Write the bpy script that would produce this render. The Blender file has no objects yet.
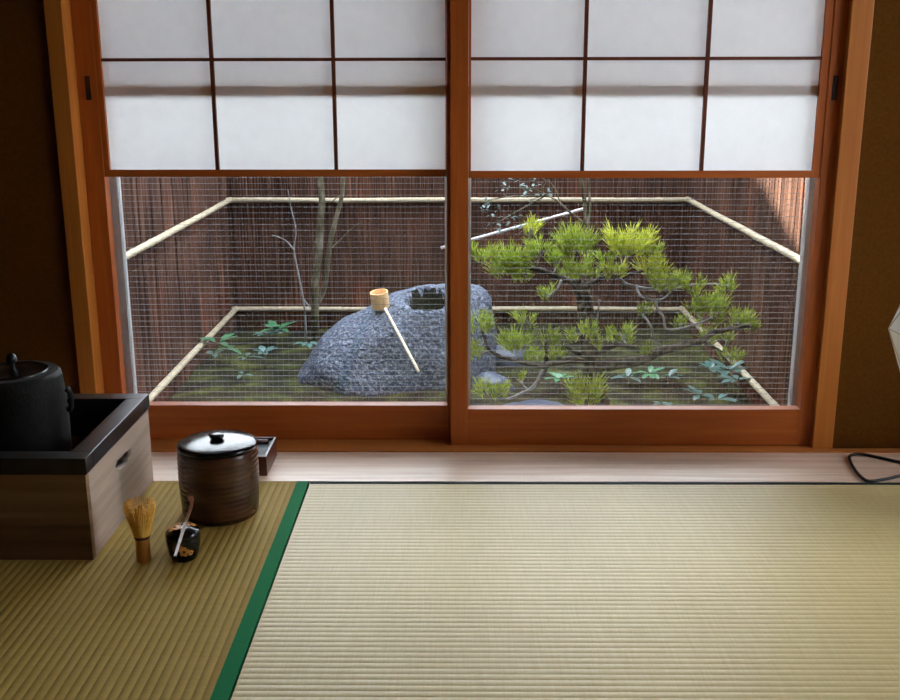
import bpy, bmesh, math, random
from mathutils import Vector, Matrix, Euler, noise

scene = bpy.context.scene
COL = scene.collection
R = math.radians
rng = random.Random(11)

# ------------------------------------------------------------------ camera
F = 1052.0
PITCH = 14.55
H = 0.88
cam_data = bpy.data.cameras.new('camera')
cam = bpy.data.objects.new('camera', cam_data)
COL.objects.link(cam)
cam_data.sensor_width = 36.0
cam_data.lens = F / 900.0 * 36.0
cam_data.clip_start = 0.02
M_CAM = (Matrix.Translation((0, 0, H)) @ Matrix.Rotation(R(0.5), 4, 'Z')
         @ Matrix.Rotation(R(90 - PITCH), 4, 'X') @ Matrix.Rotation(R(-0.10), 4, 'Z'))
cam.matrix_world = M_CAM
scene.camera = cam
M3 = M_CAM.to_3x3()

def ray(px, py):
    return M3 @ Vector(((px - 450) / F, -(py - 350) / F, -1.0))
def on_y(px, py, y):
    d = ray(px, py); t = y / d.y
    return Vector((d.x * t, y, H + d.z * t))
def on_z(px, py, z=0.0):
    d = ray(px, py); t = (z - H) / d.z
    return Vector((d.x * t, d.y * t, z))

# ------------------------------------------------------------------ materials
def lin(c):
    return tuple(((v / 255) / 12.92 if v / 255 <= 0.04045 else ((v / 255 + 0.055) / 1.055) ** 2.4) for v in c) + (1.0,)

def new_mat(name):
    m = bpy.data.materials.new(name); m.use_nodes = True
    nt = m.node_tree; nt.nodes.clear()
    return m, nt

def N(nt, typ, **kw):
    n = nt.nodes.new(typ)
    for k, v in kw.items():
        if k in n.inputs: n.inputs[k].default_value = v
        else: setattr(n, k, v)
    return n

def ramp(nt, fac, stops):
    r = nt.nodes.new('ShaderNodeValToRGB')
    e = r.color_ramp.elements
    while len(e) < len(stops): e.new(0.5)
    for i, (p, c) in enumerate(stops):
        e[i].position = p; e[i].color = c
    nt.links.new(fac, r.inputs['Fac'])
    return r

def principled(name, stops, scale=(1, 1, 1), nscale=20.0, detail=4.0, rough=0.5, spec=0.5, bump=0.0, bscale=None,
               metallic=0.0, coat=0.0, sheen=0.0, aniso=0.0, per_object=0.0, distortion=0.0, bdist=0.002):
    m, nt = new_mat(name)
    out = N(nt, 'ShaderNodeOutputMaterial'); p = N(nt, 'ShaderNodeBsdfPrincipled')
    nt.links.new(p.outputs[0], out.inputs[0])
    tc = N(nt, 'ShaderNodeTexCoord'); mp = N(nt, 'ShaderNodeMapping')
    mp.inputs['Scale'].default_value = scale
    nt.links.new(tc.outputs['Object'], mp.inputs['Vector'])
    no = N(nt, 'ShaderNodeTexNoise'); no.inputs['Scale'].default_value = nscale
    no.inputs['Detail'].default_value = detail; no.inputs['Distortion'].default_value = distortion
    nt.links.new(mp.outputs[0], no.inputs['Vector'])
    r = ramp(nt, no.outputs['Fac'], stops)
    col = r.outputs['Color']
    if per_object:
        oi = N(nt, 'ShaderNodeObjectInfo'); hs = N(nt, 'ShaderNodeHueSaturation')
        ma = N(nt, 'ShaderNodeMapRange'); ma.inputs['To Min'].default_value = 1 - per_object; ma.inputs['To Max'].default_value = 1 + per_object
        nt.links.new(oi.outputs['Random'], ma.inputs['Value']); nt.links.new(ma.outputs[0], hs.inputs['Value'])
        nt.links.new(col, hs.inputs['Color']); col = hs.outputs['Color']
    nt.links.new(col, p.inputs['Base Color'])
    p.inputs['Roughness'].default_value = rough
    p.inputs['Specular IOR Level'].default_value = spec
    p.inputs['Metallic'].default_value = metallic
    p.inputs['Coat Weight'].default_value = coat
    p.inputs['Coat Roughness'].default_value = 0.05
    p.inputs['Sheen Weight'].default_value = sheen
    if bump:
        b = N(nt, 'ShaderNodeBump'); b.inputs['Strength'].default_value = bump; b.inputs['Distance'].default_value = bdist
        if bscale:
            n2 = N(nt, 'ShaderNodeTexNoise'); n2.inputs['Scale'].default_value = bscale; n2.inputs['Detail'].default_value = 5
            nt.links.new(mp.outputs[0], n2.inputs['Vector']); nt.links.new(n2.outputs['Fac'], b.inputs['Height'])
        else:
            nt.links.new(no.outputs['Fac'], b.inputs['Height'])
        nt.links.new(b.outputs[0], p.inputs['Normal'])
    return m

AX = {'x': (0.05, 1, 1), 'y': (1, 0.05, 1), 'z': (1, 1, 0.05)}
def wood(name, a, b, axis, nscale=70, rough=0.45, spec=0.4, bump=0.08, coat=0.0):
    return principled(name, [(0.3, lin(a)), (0.55, lin(tuple((x + y) / 2 for x, y in zip(a, b)))), (0.72, lin(b))], AX[axis], nscale, 5,
                      rough, spec, bump, coat=coat, distortion=0.4)

CEDAR = ((172, 84, 28), (192, 104, 42))
M = {}
for ax in 'xyz':
    M['cedar_' + ax] = wood('cedar_' + ax, *CEDAR, ax)
    M['lattice_' + ax] = wood('lattice_' + ax, (98, 44, 22), (116, 56, 28), ax)
    M['jamb_' + ax] = wood('jamb_' + ax, (184, 106, 38), (202, 126, 52), ax)
    M['kiri_' + ax] = wood('paulownia_' + ax, (164, 142, 124), (188, 168, 152), ax, 50, 0.6, 0.3, 0.15)
    M['kiri_shaded'] = wood('paulownia_shaded', (112, 86, 58), (178, 146, 108), 'x', 42, 0.65, 0.25, 0.2)  # stronger grain; darker tone paints in the shade on the box front
    M['tray_' + ax] = wood('rosewood_' + ax, (62, 26, 18), (92, 44, 30), ax, 80, 0.35, 0.5)
M['sill'] = wood('sill_wood', (186, 110, 50), (206, 132, 66), 'x', 60, 0.4)
M['strip'] = wood('pale_board', (222, 184, 156), (250, 230, 208), 'x', 48, 0.36, 0.5, 0.1)
M['black_lacquer'] = principled('black_lacquer', [(0, lin((10, 9, 10))), (1, lin((16, 14, 15)))], rough=0.14, spec=0.4, coat=0.0)
M['black_rim'] = principled('black_rim_lacquer', [(0.3, lin((22, 20, 20))), (0.7, lin((38, 34, 33)))], (1, 1, 1), 40, rough=0.32, spec=0.5)
M['ash'] = principled('ash', [(0.3, lin((58, 36, 26))), (0.7, lin((86, 58, 44)))], nscale=30, rough=0.95, spec=0.1, bump=0.6)
M['iron'] = principled('cast_iron', [(0.3, lin((14, 12, 11))), (0.7, lin((26, 23, 21)))], nscale=60, rough=0.65, spec=0.2, bump=0.6, bscale=160)
M['iron_dark'] = principled('iron_lid', [(0.3, lin((20, 16, 15))), (0.7, lin((34, 26, 24)))], nscale=40, rough=0.25, spec=0.6, bump=0.1)
M['glaze'] = principled('brown_glaze', [(0.3, lin((52, 28, 18))), (0.5, lin((70, 40, 26))), (0.7, lin((88, 54, 36)))], (1, 1, 2), 16, rough=0.22, spec=0.5, bump=0.15)
M['bamboo_tool'] = principled('whisk_bamboo', [(0.3, lin((186, 120, 44))), (0.7, lin((212, 150, 66)))], (1, 1, 0.1), 300, rough=0.5)
M['tines'] = principled('whisk_tines', [(0.3, lin((226, 168, 62))), (0.7, lin((244, 200, 96)))], nscale=200, rough=0.5)
M['thread'] = principled('dark_thread', [(0, lin((70, 40, 20))), (1, lin((90, 52, 26)))], rough=0.7)
M['scoop'] = principled('smoked_bamboo', [(0.3, lin((118, 74, 56))), (0.7, lin((150, 98, 74)))], nscale=60, rough=0.35)
M['gold'] = principled('gold_inlay', [(0.3, lin((206, 128, 50))), (0.7, lin((236, 176, 96)))], nscale=200, rough=0.4, spec=0.5)
M['felt_grey'] = principled('grey_lining', [(0.3, lin((92, 96, 100))), (0.7, lin((110, 114, 118)))], nscale=90, rough=0.7)
M['green_border'] = principled('green_cloth', [(0.3, lin((16, 106, 60))), (0.7, lin((24, 122, 72)))], nscale=400, rough=0.85, spec=0.12, bump=0.2)
M['dark_edge'] = principled('dark_strip', [(0.3, lin((18, 28, 28))), (0.7, lin((30, 42, 42)))], nscale=400, rough=0.8, spec=0.2)  # dark teal strip along the back edge of the right mat
M['paper_rib'] = principled('paper_rib', [(0, lin((196, 184, 164))), (1, lin((210, 198, 180)))], rough=0.8)
M['cord'] = principled('black_rubber', [(0, lin((14, 12, 11))), (1, lin((20, 18, 16)))], rough=0.5)
M['wall'] = principled('earthen_plaster', [(0.3, lin((90, 54, 16))), (0.7, lin((104, 64, 22)))], nscale=180, detail=8, rough=0.95, spec=0.05, bump=0.5, bscale=400, bdist=0.001)
M['ceiling'] = wood('ceiling_boards', (176, 140, 100), (196, 162, 122), 'y', 30, 0.6)
M['subfloor'] = wood('subfloor', (120, 90, 60), (140, 108, 76), 'y', 30, 0.7)
M['alu'] = principled('aluminium', [(0.3, lin((184, 182, 182))), (0.7, lin((194, 192, 193)))], nscale=60, rough=0.45, spec=0.5, metallic=0.25)
M['wire'] = principled('screen_wire', [(0, lin((120, 120, 124))), (1, lin((132, 132, 136)))], rough=0.6)
M['pull'] = principled('recess_dark', [(0, lin((40, 16, 8))), (1, lin((52, 22, 10)))], rough=0.6)
M['bamboo'] = principled('pale_bamboo', [(0.3, lin((160, 146, 120))), (0.7, lin((190, 180, 158)))], (6, 6, 6), 9, rough=0.4, spec=0.5)
M['pale_stick'] = principled('pale_stick', [(0.3, lin((222, 206, 180))), (0.7, lin((236, 224, 204)))], nscale=20, rough=0.5)
M['pole'] = principled('white_pole', [(0.3, lin((206, 206, 212))), (0.7, lin((228, 228, 232)))], nscale=9, rough=0.3, spec=0.5)
M['cup'] = principled('ladle_cedar', [(0.3, lin((214, 172, 118))), (0.7, lin((234, 200, 152)))], (1, 1, 0.1), 90, rough=0.6)
M['rock'] = principled('blue_grey_rock', [(0.36, lin((48, 56, 76))), (0.52, lin((76, 86, 108))), (0.7, lin((132, 140, 156)))], (1, 1, 1), 80, 8, 0.6, 0.45, 1.0, bscale=55, bdist=0.02)
M['stone'] = principled('dark_blue_stone', [(0.35, lin((36, 44, 60))), (0.65, lin((64, 76, 98)))], (1, 1, 1), 14, 6, 0.45, 0.5, 0.6, bdist=0.01)
M['wet_shade_rock'] = principled('wet_algae_shade', [(0.35, lin((14, 14, 10))), (0.65, lin((26, 25, 18)))], nscale=30, rough=0.8, spec=0.08, bump=0.4)  # wet algae tone, with the hollow's shade painted in
M['water'] = principled('dark_water', [(0, lin((12, 15, 10))), (1, lin((18, 22, 15)))], rough=0.1, spec=0.3)
M['soil'] = principled('moss_ground', [(0.34, lin((30, 28, 25))), (0.5, lin((48, 48, 34))), (0.62, lin((66, 70, 36))), (0.74, lin((88, 88, 52)))], (1, 1, 1), 9, 9, 0.95, 0.1, 0.8, bscale=90, bdist=0.02)
M['bark'] = principled('pine_bark', [(0.35, lin((38, 34, 32))), (0.65, lin((84, 76, 70)))], (1, 1, 0.5), 70, 6, 0.9, 0.2, 0.9, bdist=0.006)
M['twig'] = principled('grey_twig', [(0.3, lin((96, 94, 96))), (0.7, lin((150, 148, 150)))], nscale=40, rough=0.8)
M['sapling'] = principled('sapling_bark', [(0.35, lin((66, 62, 42))), (0.5, lin((86, 82, 62))), (0.66, lin((128, 120, 110)))], (1, 1, 0.5), 22, 6, 0.85, 0.2, 0.4)
M['needles'] = principled('pine_needles', [(0.36, lin((104, 128, 30))), (0.64, lin((182, 196, 74)))], nscale=60, rough=0.5, spec=0.35, per_object=0.2)
M['needles_lit'] = principled('lit_needles', [(0.36, lin((140, 156, 38))), (0.64, lin((208, 212, 84)))], nscale=60, rough=0.5, spec=0.35, per_object=0.15)  # brighter needles, a sunlit look put into the colour
M['leaf'] = principled('waxy_leaf', [(0.3, lin((40, 88, 56))), (0.7, lin((76, 128, 90)))], nscale=30, rough=0.3, spec=0.6, per_object=0.2)
M['leaf_blue'] = principled('teal_leaf', [(0.3, lin((40, 76, 72))), (0.7, lin((76, 112, 108)))], nscale=30, rough=0.3, spec=0.6, per_object=0.25)
M['plaster_ext'] = principled('house_plaster', [(0.3, lin((150, 140, 126))), (0.7, lin((166, 156, 142)))], nscale=60, rough=0.9)
M['roof_tile'] = principled('roof_tile', [(0.3, lin((60, 62, 66))), (0.7, lin((80, 82, 86)))], nscale=20, rough=0.6)

def fence_mat():
    m, nt = new_mat('cedar_bark_fence')
    out = N(nt, 'ShaderNodeOutputMaterial'); p = N(nt, 'ShaderNodeBsdfPrincipled')
    nt.links.new(p.outputs[0], out.inputs[0])
    p.inputs['Roughness'].default_value = 0.85; p.inputs['Specular IOR Level'].default_value = 0.15
    tc = N(nt, 'ShaderNodeTexCoord')
    mp = N(nt, 'ShaderNodeMapping'); mp.inputs['Scale'].default_value = (1, 1, 0.035)
    nt.links.new(tc.outputs['Object'], mp.inputs['Vector'])
    n1 = N(nt, 'ShaderNodeTexNoise'); n1.inputs['Scale'].default_value = 105; n1.inputs['Detail'].default_value = 7
    nt.links.new(mp.outputs[0], n1.inputs['Vector'])
    r1 = ramp(nt, n1.outputs['Fac'], [(0.34, lin((58, 39, 32))), (0.52, lin((82, 57, 47))), (0.7, lin((114, 82, 67)))])
    mp2 = N(nt, 'ShaderNodeMapping'); mp2.inputs['Scale'].default_value = (1, 1, 0.5)
    nt.links.new(tc.outputs['Object'], mp2.inputs['Vector'])
    n2 = N(nt, 'ShaderNodeTexNoise'); n2.inputs['Scale'].default_value = 4.5; n2.inputs['Detail'].default_value = 5
    nt.links.new(mp2.outputs[0], n2.inputs['Vector'])
    mx = N(nt, 'ShaderNodeMix', data_type='RGBA', blend_type='MULTIPLY')
    mx.inputs['Factor'].default_value = 1.0
    r2 = ramp(nt, n2.outputs['Fac'], [(0.35, (0.62, 0.6, 0.62, 1)), (0.55, (1, 1, 1, 1)), (0.7, (1.45, 1.12, 0.98, 1))])
    nt.links.new(r1.outputs[0], mx.inputs[6]); nt.links.new(r2.outputs[0], mx.inputs[7])
    nt.links.new(mx.outputs[2], p.inputs['Base Color'])
    b = N(nt, 'ShaderNodeBump'); b.inputs['Strength'].default_value = 0.8; b.inputs['Distance'].default_value = 0.006
    nt.links.new(n1.outputs['Fac'], b.inputs['Height']); nt.links.new(b.outputs[0], p.inputs['Normal'])
    return m
M['fence'] = fence_mat()

def tatami_mat(name, a, b, fibre, rough=0.5, spec=0.5):
    m, nt = new_mat(name)
    out = N(nt, 'ShaderNodeOutputMaterial'); p = N(nt, 'ShaderNodeBsdfPrincipled')
    nt.links.new(p.outputs[0], out.inputs[0])
    tc = N(nt, 'ShaderNodeTexCoord')
    mp = N(nt, 'ShaderNodeMapping')
    mp.inputs['Scale'].default_value = (1, 0.06, 1) if fibre == 'y' else (0.06, 1, 1)
    nt.links.new(tc.outputs['Object'], mp.inputs['Vector'])
    n1 = N(nt, 'ShaderNodeTexNoise'); n1.inputs['Scale'].default_value = 260; n1.inputs['Detail'].default_value = 4
    nt.links.new(mp.outputs[0], n1.inputs['Vector'])
    r = ramp(nt, n1.outputs['Fac'], [(0.25, lin(a)), (0.75, lin(b))])
    n2 = N(nt, 'ShaderNodeTexNoise'); n2.inputs['Scale'].default_value = 3; n2.inputs['Detail'].default_value = 3
    nt.links.new(tc.outputs['Object'], n2.inputs['Vector'])
    r2 = ramp(nt, n2.outputs['Fac'], [(0.3, (0.93, 0.93, 0.92, 1)), (0.7, (1, 1, 1, 1))])
    mx = N(nt, 'ShaderNodeMix', data_type='RGBA', blend_type='MULTIPLY'); mx.inputs['Factor'].default_value = 1
    nt.links.new(r.outputs[0], mx.inputs[6]); nt.links.new(r2.outputs[0], mx.inputs[7])
    nt.links.new(mx.outputs[2], p.inputs['Base Color'])
    p.inputs['Roughness'].default_value = rough; p.inputs['Specular IOR Level'].default_value = spec
    b = N(nt, 'ShaderNodeBump'); b.inputs['Strength'].default_value = 0.25; b.inputs['Distance'].default_value = 0.0006
    nt.links.new(n1.outputs['Fac'], b.inputs['Height']); nt.links.new(b.outputs[0], p.inputs['Normal'])
    return m
M['tatami_pale'] = tatami_mat('pale_rush', (200, 178, 122), (210, 190, 136), 'y', 0.48, 0.5)
M['tatami_dim'] = tatami_mat('dim_rush', (156, 128, 60), (168, 140, 70), 'x', 0.7, 0.12)  # golden rush, darkened in colour for the weaker window sheen on its weave

def paper_mat(name, tint, transl=0.62):
    m, nt = new_mat(name)
    out = N(nt, 'ShaderNodeOutputMaterial')
    tc = N(nt, 'ShaderNodeTexCoord'); n1 = N(nt, 'ShaderNodeTexNoise'); n1.inputs['Scale'].default_value = 40; n1.inputs['Detail'].default_value = 6
    nt.links.new(tc.outputs['Object'], n1.inputs['Vector'])
    r = ramp(nt, n1.outputs['Fac'], [(0.3, tuple(v * 0.97 for v in tint) + (1,)), (0.7, tint + (1,))])
    d = N(nt, 'ShaderNodeBsdfDiffuse'); t = N(nt, 'ShaderNodeBsdfTranslucent'); mx = N(nt, 'ShaderNodeMixShader')
    mx.inputs[0].default_value = transl
    nt.links.new(r.outputs[0], d.inputs['Color']); nt.links.new(r.outputs[0], t.inputs['Color'])
    nt.links.new(d.outputs[0], mx.inputs[1]); nt.links.new(t.outputs[0], mx.inputs[2])
    nt.links.new(mx.outputs[0], out.inputs[0])
    return m
M['paper'] = paper_mat('shoji_paper', (0.95, 0.945, 0.945), 0.58)
M['paper_lamp'] = paper_mat('lantern_paper', (0.95, 0.93, 0.89), 0.2)

def glass_mat():
    m, nt = new_mat('window_glass')
    out = N(nt, 'ShaderNodeOutputMaterial')
    t = N(nt, 'ShaderNodeBsdfTransparent'); g = N(nt, 'ShaderNodeBsdfGlossy'); mx = N(nt, 'ShaderNodeMixShader')
    t.inputs['Color'].default_value = (0.97, 0.985, 0.98, 1)
    g.inputs['Roughness'].default_value = 0.0
    fr = N(nt, 'ShaderNodeFresnel'); fr.inputs['IOR'].default_value = 1.35
    nt.links.new(fr.outputs[0], mx.inputs[0]); nt.links.new(t.outputs[0], mx.inputs[1]); nt.links.new(g.outputs[0], mx.inputs[2])
    nt.links.new(mx.outputs[0], out.inputs[0])
    return m
M['glass'] = glass_mat()
def thin_wood():
    m, nt = new_mat('thin_backlit_cedar')
    out = N(nt, 'ShaderNodeOutputMaterial')
    d = N(nt, 'ShaderNodeBsdfDiffuse'); t = N(nt, 'ShaderNodeBsdfTranslucent'); mx = N(nt, 'ShaderNodeMixShader')
    tc = N(nt, 'ShaderNodeTexCoord'); mp = N(nt, 'ShaderNodeMapping'); mp.inputs['Scale'].default_value = (0.05, 1, 1)
    n1 = N(nt, 'ShaderNodeTexNoise'); n1.inputs['Scale'].default_value = 70
    nt.links.new(tc.outputs['Object'], mp.inputs['Vector']); nt.links.new(mp.outputs[0], n1.inputs['Vector'])
    r = ramp(nt, n1.outputs['Fac'], [(0.3, (0.44, 0.20, 0.06, 1)), (0.7, (0.52, 0.25, 0.08, 1))])
    nt.links.new(r.outputs[0], d.inputs['Color']); nt.links.new(r.outputs[0], t.inputs['Color'])
    mx.inputs[0].default_value = 0.45
    nt.links.new(d.outputs[0], mx.inputs[1]); nt.links.new(t.outputs[0], mx.inputs[2]); nt.links.new(mx.outputs[0], out.inputs[0])
    return m
M['thin_rail'] = thin_wood()

# ------------------------------------------------------------------ object helpers
ORIGIN = {}
def tag(o, label=None, cat=None, group=None, kind=None):
    if label: o['label'] = label
    if cat: o['category'] = cat
    if group: o['group'] = group
    if kind: o['kind'] = kind
    return o

def thing(name, loc, label, cat, group=None, kind=None):
    o = bpy.data.objects.new(name, None); COL.objects.link(o)
    o.location = loc; o.empty_display_size = 0.05
    ORIGIN[o.name] = Vector(loc)
    return tag(o, label, cat, group, kind)

def obj(name, bm, mat, parent=None, smooth=False, loc=None):
    """one mesh object; BM is in world coordinates, the origin is the parent's (or LOC)"""
    me = bpy.data.meshes.new(name)
    org = ORIGIN[parent.name] if parent is not None else Vector(loc or (0, 0, 0))
    bmesh.ops.translate(bm, verts=bm.verts, vec=-org)
    bmesh.ops.recalc_face_normals(bm, faces=bm.faces)
    bm.to_mesh(me); bm.free()
    if smooth:
        for p in me.polygons: p.use_smooth = True
        if smooth == 'auto':
            me.set_sharp_from_angle(angle=R(40))
    me.materials.append(mat)
    o = bpy.data.objects.new(name, me); COL.objects.link(o)
    ORIGIN[o.name] = org
    if parent is not None: o.parent = parent
    else: o.location = org
    return o

def B(): return bmesh.new()

def box(bm, x0, x1, y0, y1, z0, z1, bev=0.0):
    r = bmesh.ops.create_cube(bm, size=1.0)
    vs = r['verts']
    for v in vs:
        v.co = Vector(((x0 + x1) / 2 + v.co.x * (x1 - x0), (y0 + y1) / 2 + v.co.y * (y1 - y0), (z0 + z1) / 2 + v.co.z * (z1 - z0)))
    if bev:
        es = list({e for v in vs for e in v.link_edges})
        bmesh.ops.bevel(bm, geom=es, offset=bev, segments=2, affect='EDGES', profile=0.7)
    return bm

def tube(bm, pts, radii, n=8, cap=True):
    pts = [Vector(p) for p in pts]
    if not hasattr(radii, '__len__'): radii = [radii] * len(pts)
    rings = []; up = Vector((0.13, 0.21, 1)).normalized()
    prev = None
    for i, p in enumerate(pts):
        d = (pts[min(i + 1, len(pts) - 1)] - pts[max(i - 1, 0)]).normalized()
        if prev is None:
            a = d.cross(up)
            if a.length < 1e-3: a = d.cross(Vector((1, 0, 0)))
            a.normalize()
        else:
            a = (prev - d * prev.dot(d)).normalized()
        prev = a; b = d.cross(a)
        rings.append([bm.verts.new(p + (a * math.cos(2 * math.pi * k / n) + b * math.sin(2 * math.pi * k / n)) * radii[i]) for k in range(n)])
    for r0, r1 in zip(rings, rings[1:]):
        for k in range(n):
            bm.faces.new((r0[k], r0[(k + 1) % n], r1[(k + 1) % n], r1[k]))
    if cap:
        bm.faces.new(rings[0][::-1]); bm.faces.new(rings[-1])
    return bm

def lathe(bm, c, prof, n=48):
    """PROF: (radius, z) pairs; a radius of 0 closes the end"""
    rings = []
    for r, z in prof:
        if r < 1e-6: rings.append([bm.verts.new((c[0], c[1], c[2] + z))])
        else: rings.append([bm.verts.new((c[0] + r * math.cos(2 * math.pi * k / n), c[1] + r * math.sin(2 * math.pi * k / n), c[2] + z)) for k in range(n)])
    for a, b in zip(rings, rings[1:]):
        for k in range(n):
            k2 = (k + 1) % n
            if len(a) == 1 and len(b) == 1: continue
            if len(a) == 1: bm.faces.new((a[0], b[k2], b[k]))
            elif len(b) == 1: bm.faces.new((a[k], a[k2], b[0]))
            else: bm.faces.new((a[k], a[k2], b[k2], b[k]))
    return bm

def smooth_path(pts, sub=4):
    pts = [Vector(p) for p in pts]; out = []
    for i in range(len(pts) - 1):
        p0, p1, p2, p3 = pts[max(i - 1, 0)], pts[i], pts[i + 1], pts[min(i + 2, len(pts) - 1)]
        for s in range(sub):
            t = s / sub
            out.append(0.5 * ((2 * p1) + (p2 - p0) * t + (2 * p0 - 5 * p1 + 4 * p2 - p3) * t * t + (3 * p1 - p0 - 3 * p2 + p3) * t ** 3))
    out.append(pts[-1]); return out

# ------------------------------------------------------------------ layout constants
Y_MAT = on_z(600, 482.0).y          # back edge of the mats
Y_SILL = on_z(640, 452.3).y         # front edge of the sill
Y_R = on_z(640, 445.4, 0.004).y             # front face of the right sliding door (inner track)
Y_L = on_z(300, 439.6, 0.004).y            # front face of the left sliding door (outer track)
Y_WALL = Y_R - 0.008
XL, XR = -1.55, 1.95   # side walls
YB, ZC = -1.7, 2.15    # back wall, ceiling
Z_HEAD = 1.74

# opening from the photograph's jambs
jl_out = on_y(81, 390, Y_WALL).x; jl_in = on_y(97, 390, Y_WALL).x
jr_in = on_y(812, 440, Y_WALL).x; jr_out = on_y(832, 440, Y_WALL).x

# ------------------------------------------------------------------ room shell
def structure(name, bm, mat, label, cat, smooth=False):
    return tag(obj(name, bm, mat, None, smooth), label, cat, None, 'structure')

structure('floor', box(B(), XL, XR, YB, Y_SILL + 0.25, -0.12, -0.058), M['subfloor'], 'wooden subfloor under the straw mats', 'floor')
structure('ceiling', box(B(), XL - 0.1, XR + 0.1, YB - 0.1, 2.66, ZC, ZC + 0.08), M['ceiling'], 'boarded wooden ceiling above the tea room', 'ceiling')
structure('wall_left', box(B(), XL - 0.1, XL, YB, 2.66, -0.1, ZC), M['wall'], 'brown earthen plaster wall on the left of the room', 'wall')
structure('wall_back', box(B(), XL - 0.1, XR + 0.1, YB - 0.1, YB, -0.1, ZC), M['wall'], 'brown earthen plaster wall behind the camera', 'wall')
bm = B()
box(bm, XL, jl_out + 0.004, Y_WALL, 2.66, -0.1, ZC)
box(bm, jr_out - 0.004, XR, Y_WALL, 2.66, -0.1, ZC)
box(bm, jl_out - 0.01, jr_out + 0.01, Y_WALL, 2.66, Z_HEAD + 0.04, ZC)
structure('wall_window_side', bm, M['wall'], 'dark brown earthen plaster wall around the sliding paper doors', 'wall')
# right wall with an unseen side window added for fill light
WY0, WY1, WZ0, WZ1 = 1.1, 2.15, 0.30, 1.85
bm = B()
box(bm, XR, XR + 0.1, YB, WY0, -0.1, ZC); box(bm, XR, XR + 0.1, WY1, 2.66, -0.1, ZC)
box(bm, XR, XR + 0.1, WY0, WY1, -0.1, WZ0); box(bm, XR, XR + 0.1, WY0, WY1, WZ1, ZC)
structure('wall_right', bm, M['wall'], 'brown earthen plaster wall on the right with an added side window for fill light', 'wall')
w = thing('fill_window', (XR, (WY0 + WY1) / 2, WZ0), 'unseen cedar-framed side window added in the right wall for fill light', 'window', kind='structure')
bm = B()
for z in (WZ0, WZ1 - 0.03): box(bm, XR + 0.02, XR + 0.07, WY0, WY1, z, z + 0.03)
for y in (WY0, (WY0 + WY1) / 2 - 0.015, WY1 - 0.03): box(bm, XR + 0.02, XR + 0.07, y, y + 0.03, WZ0 + 0.03, WZ1 - 0.03)
obj('frame', bm, M['cedar_z'], w)
obj('glass', box(B(), XR + 0.045, XR + 0.049, WY0 + 0.03, WY1 - 0.03, WZ0 + 0.03, WZ1 - 0.03), M['glass'], w)

# jambs, head, sill, board
structure('trim_1', box(B(), jl_out, jl_in, Y_WALL - 0.008, 2.545, -0.02, ZC, 0.002), M['jamb_z'], 'pale cedar post left of the sliding doors', 'post')
structure('trim_2', box(B(), jr_in, jr_out, Y_WALL - 0.008, 2.545, -0.02, ZC, 0.002), M['jamb_z'], 'pale cedar post right of the sliding doors', 'post')
structure('trim_3', box(B(), jl_in, jr_in, Y_WALL - 0.006, 2.66, Z_HEAD, Z_HEAD + 0.045, 0.001), M['jamb_x'], 'head rail above the sliding doors', 'rail')
bm = B()
box(bm, XL, XR, Y_SILL, Y_WALL - 0.0085, -0.05, 0.003, 0.001)
box(bm, jl_in + 0.0005, jr_in - 0.0005, Y_WALL - 0.0085, 2.545, -0.05, 0.003)
box(bm, jl_out + 0.005, jr_out - 0.005, 2.5455, 2.66, -0.05, 0.003)
structure('trim_4', bm, M['sill'], 'orange wooden sill with door tracks under the sliding doors', 'sill')
structure('trim_5', box(B(), XL, XR, Y_MAT + 0.003, Y_SILL - 0.001, -0.055, 0.0, 0.0008), M['strip'], 'pale wooden floorboard between the mats and the sill', 'floorboard')

# ------------------------------------------------------------------ sliding doors
Z_SASH = on_y(640, 178, Y_R).z      # bottom of the raised paper sash
Z_BAR = on_y(640, 171, Y_R).z
Z_K = on_y(640, 58.5, Y_R + 0.004).z
Z_F0, Z_F1 = on_y(640, 94.5, Y_R + 0.02).z, on_y(640, 86, Y_R + 0.02).z
Z_RAIL = on_y(640, 409.5, Y_R).z      # top of bottom rail
K_STEP = Z_K - Z_BAR + 0.004

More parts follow.
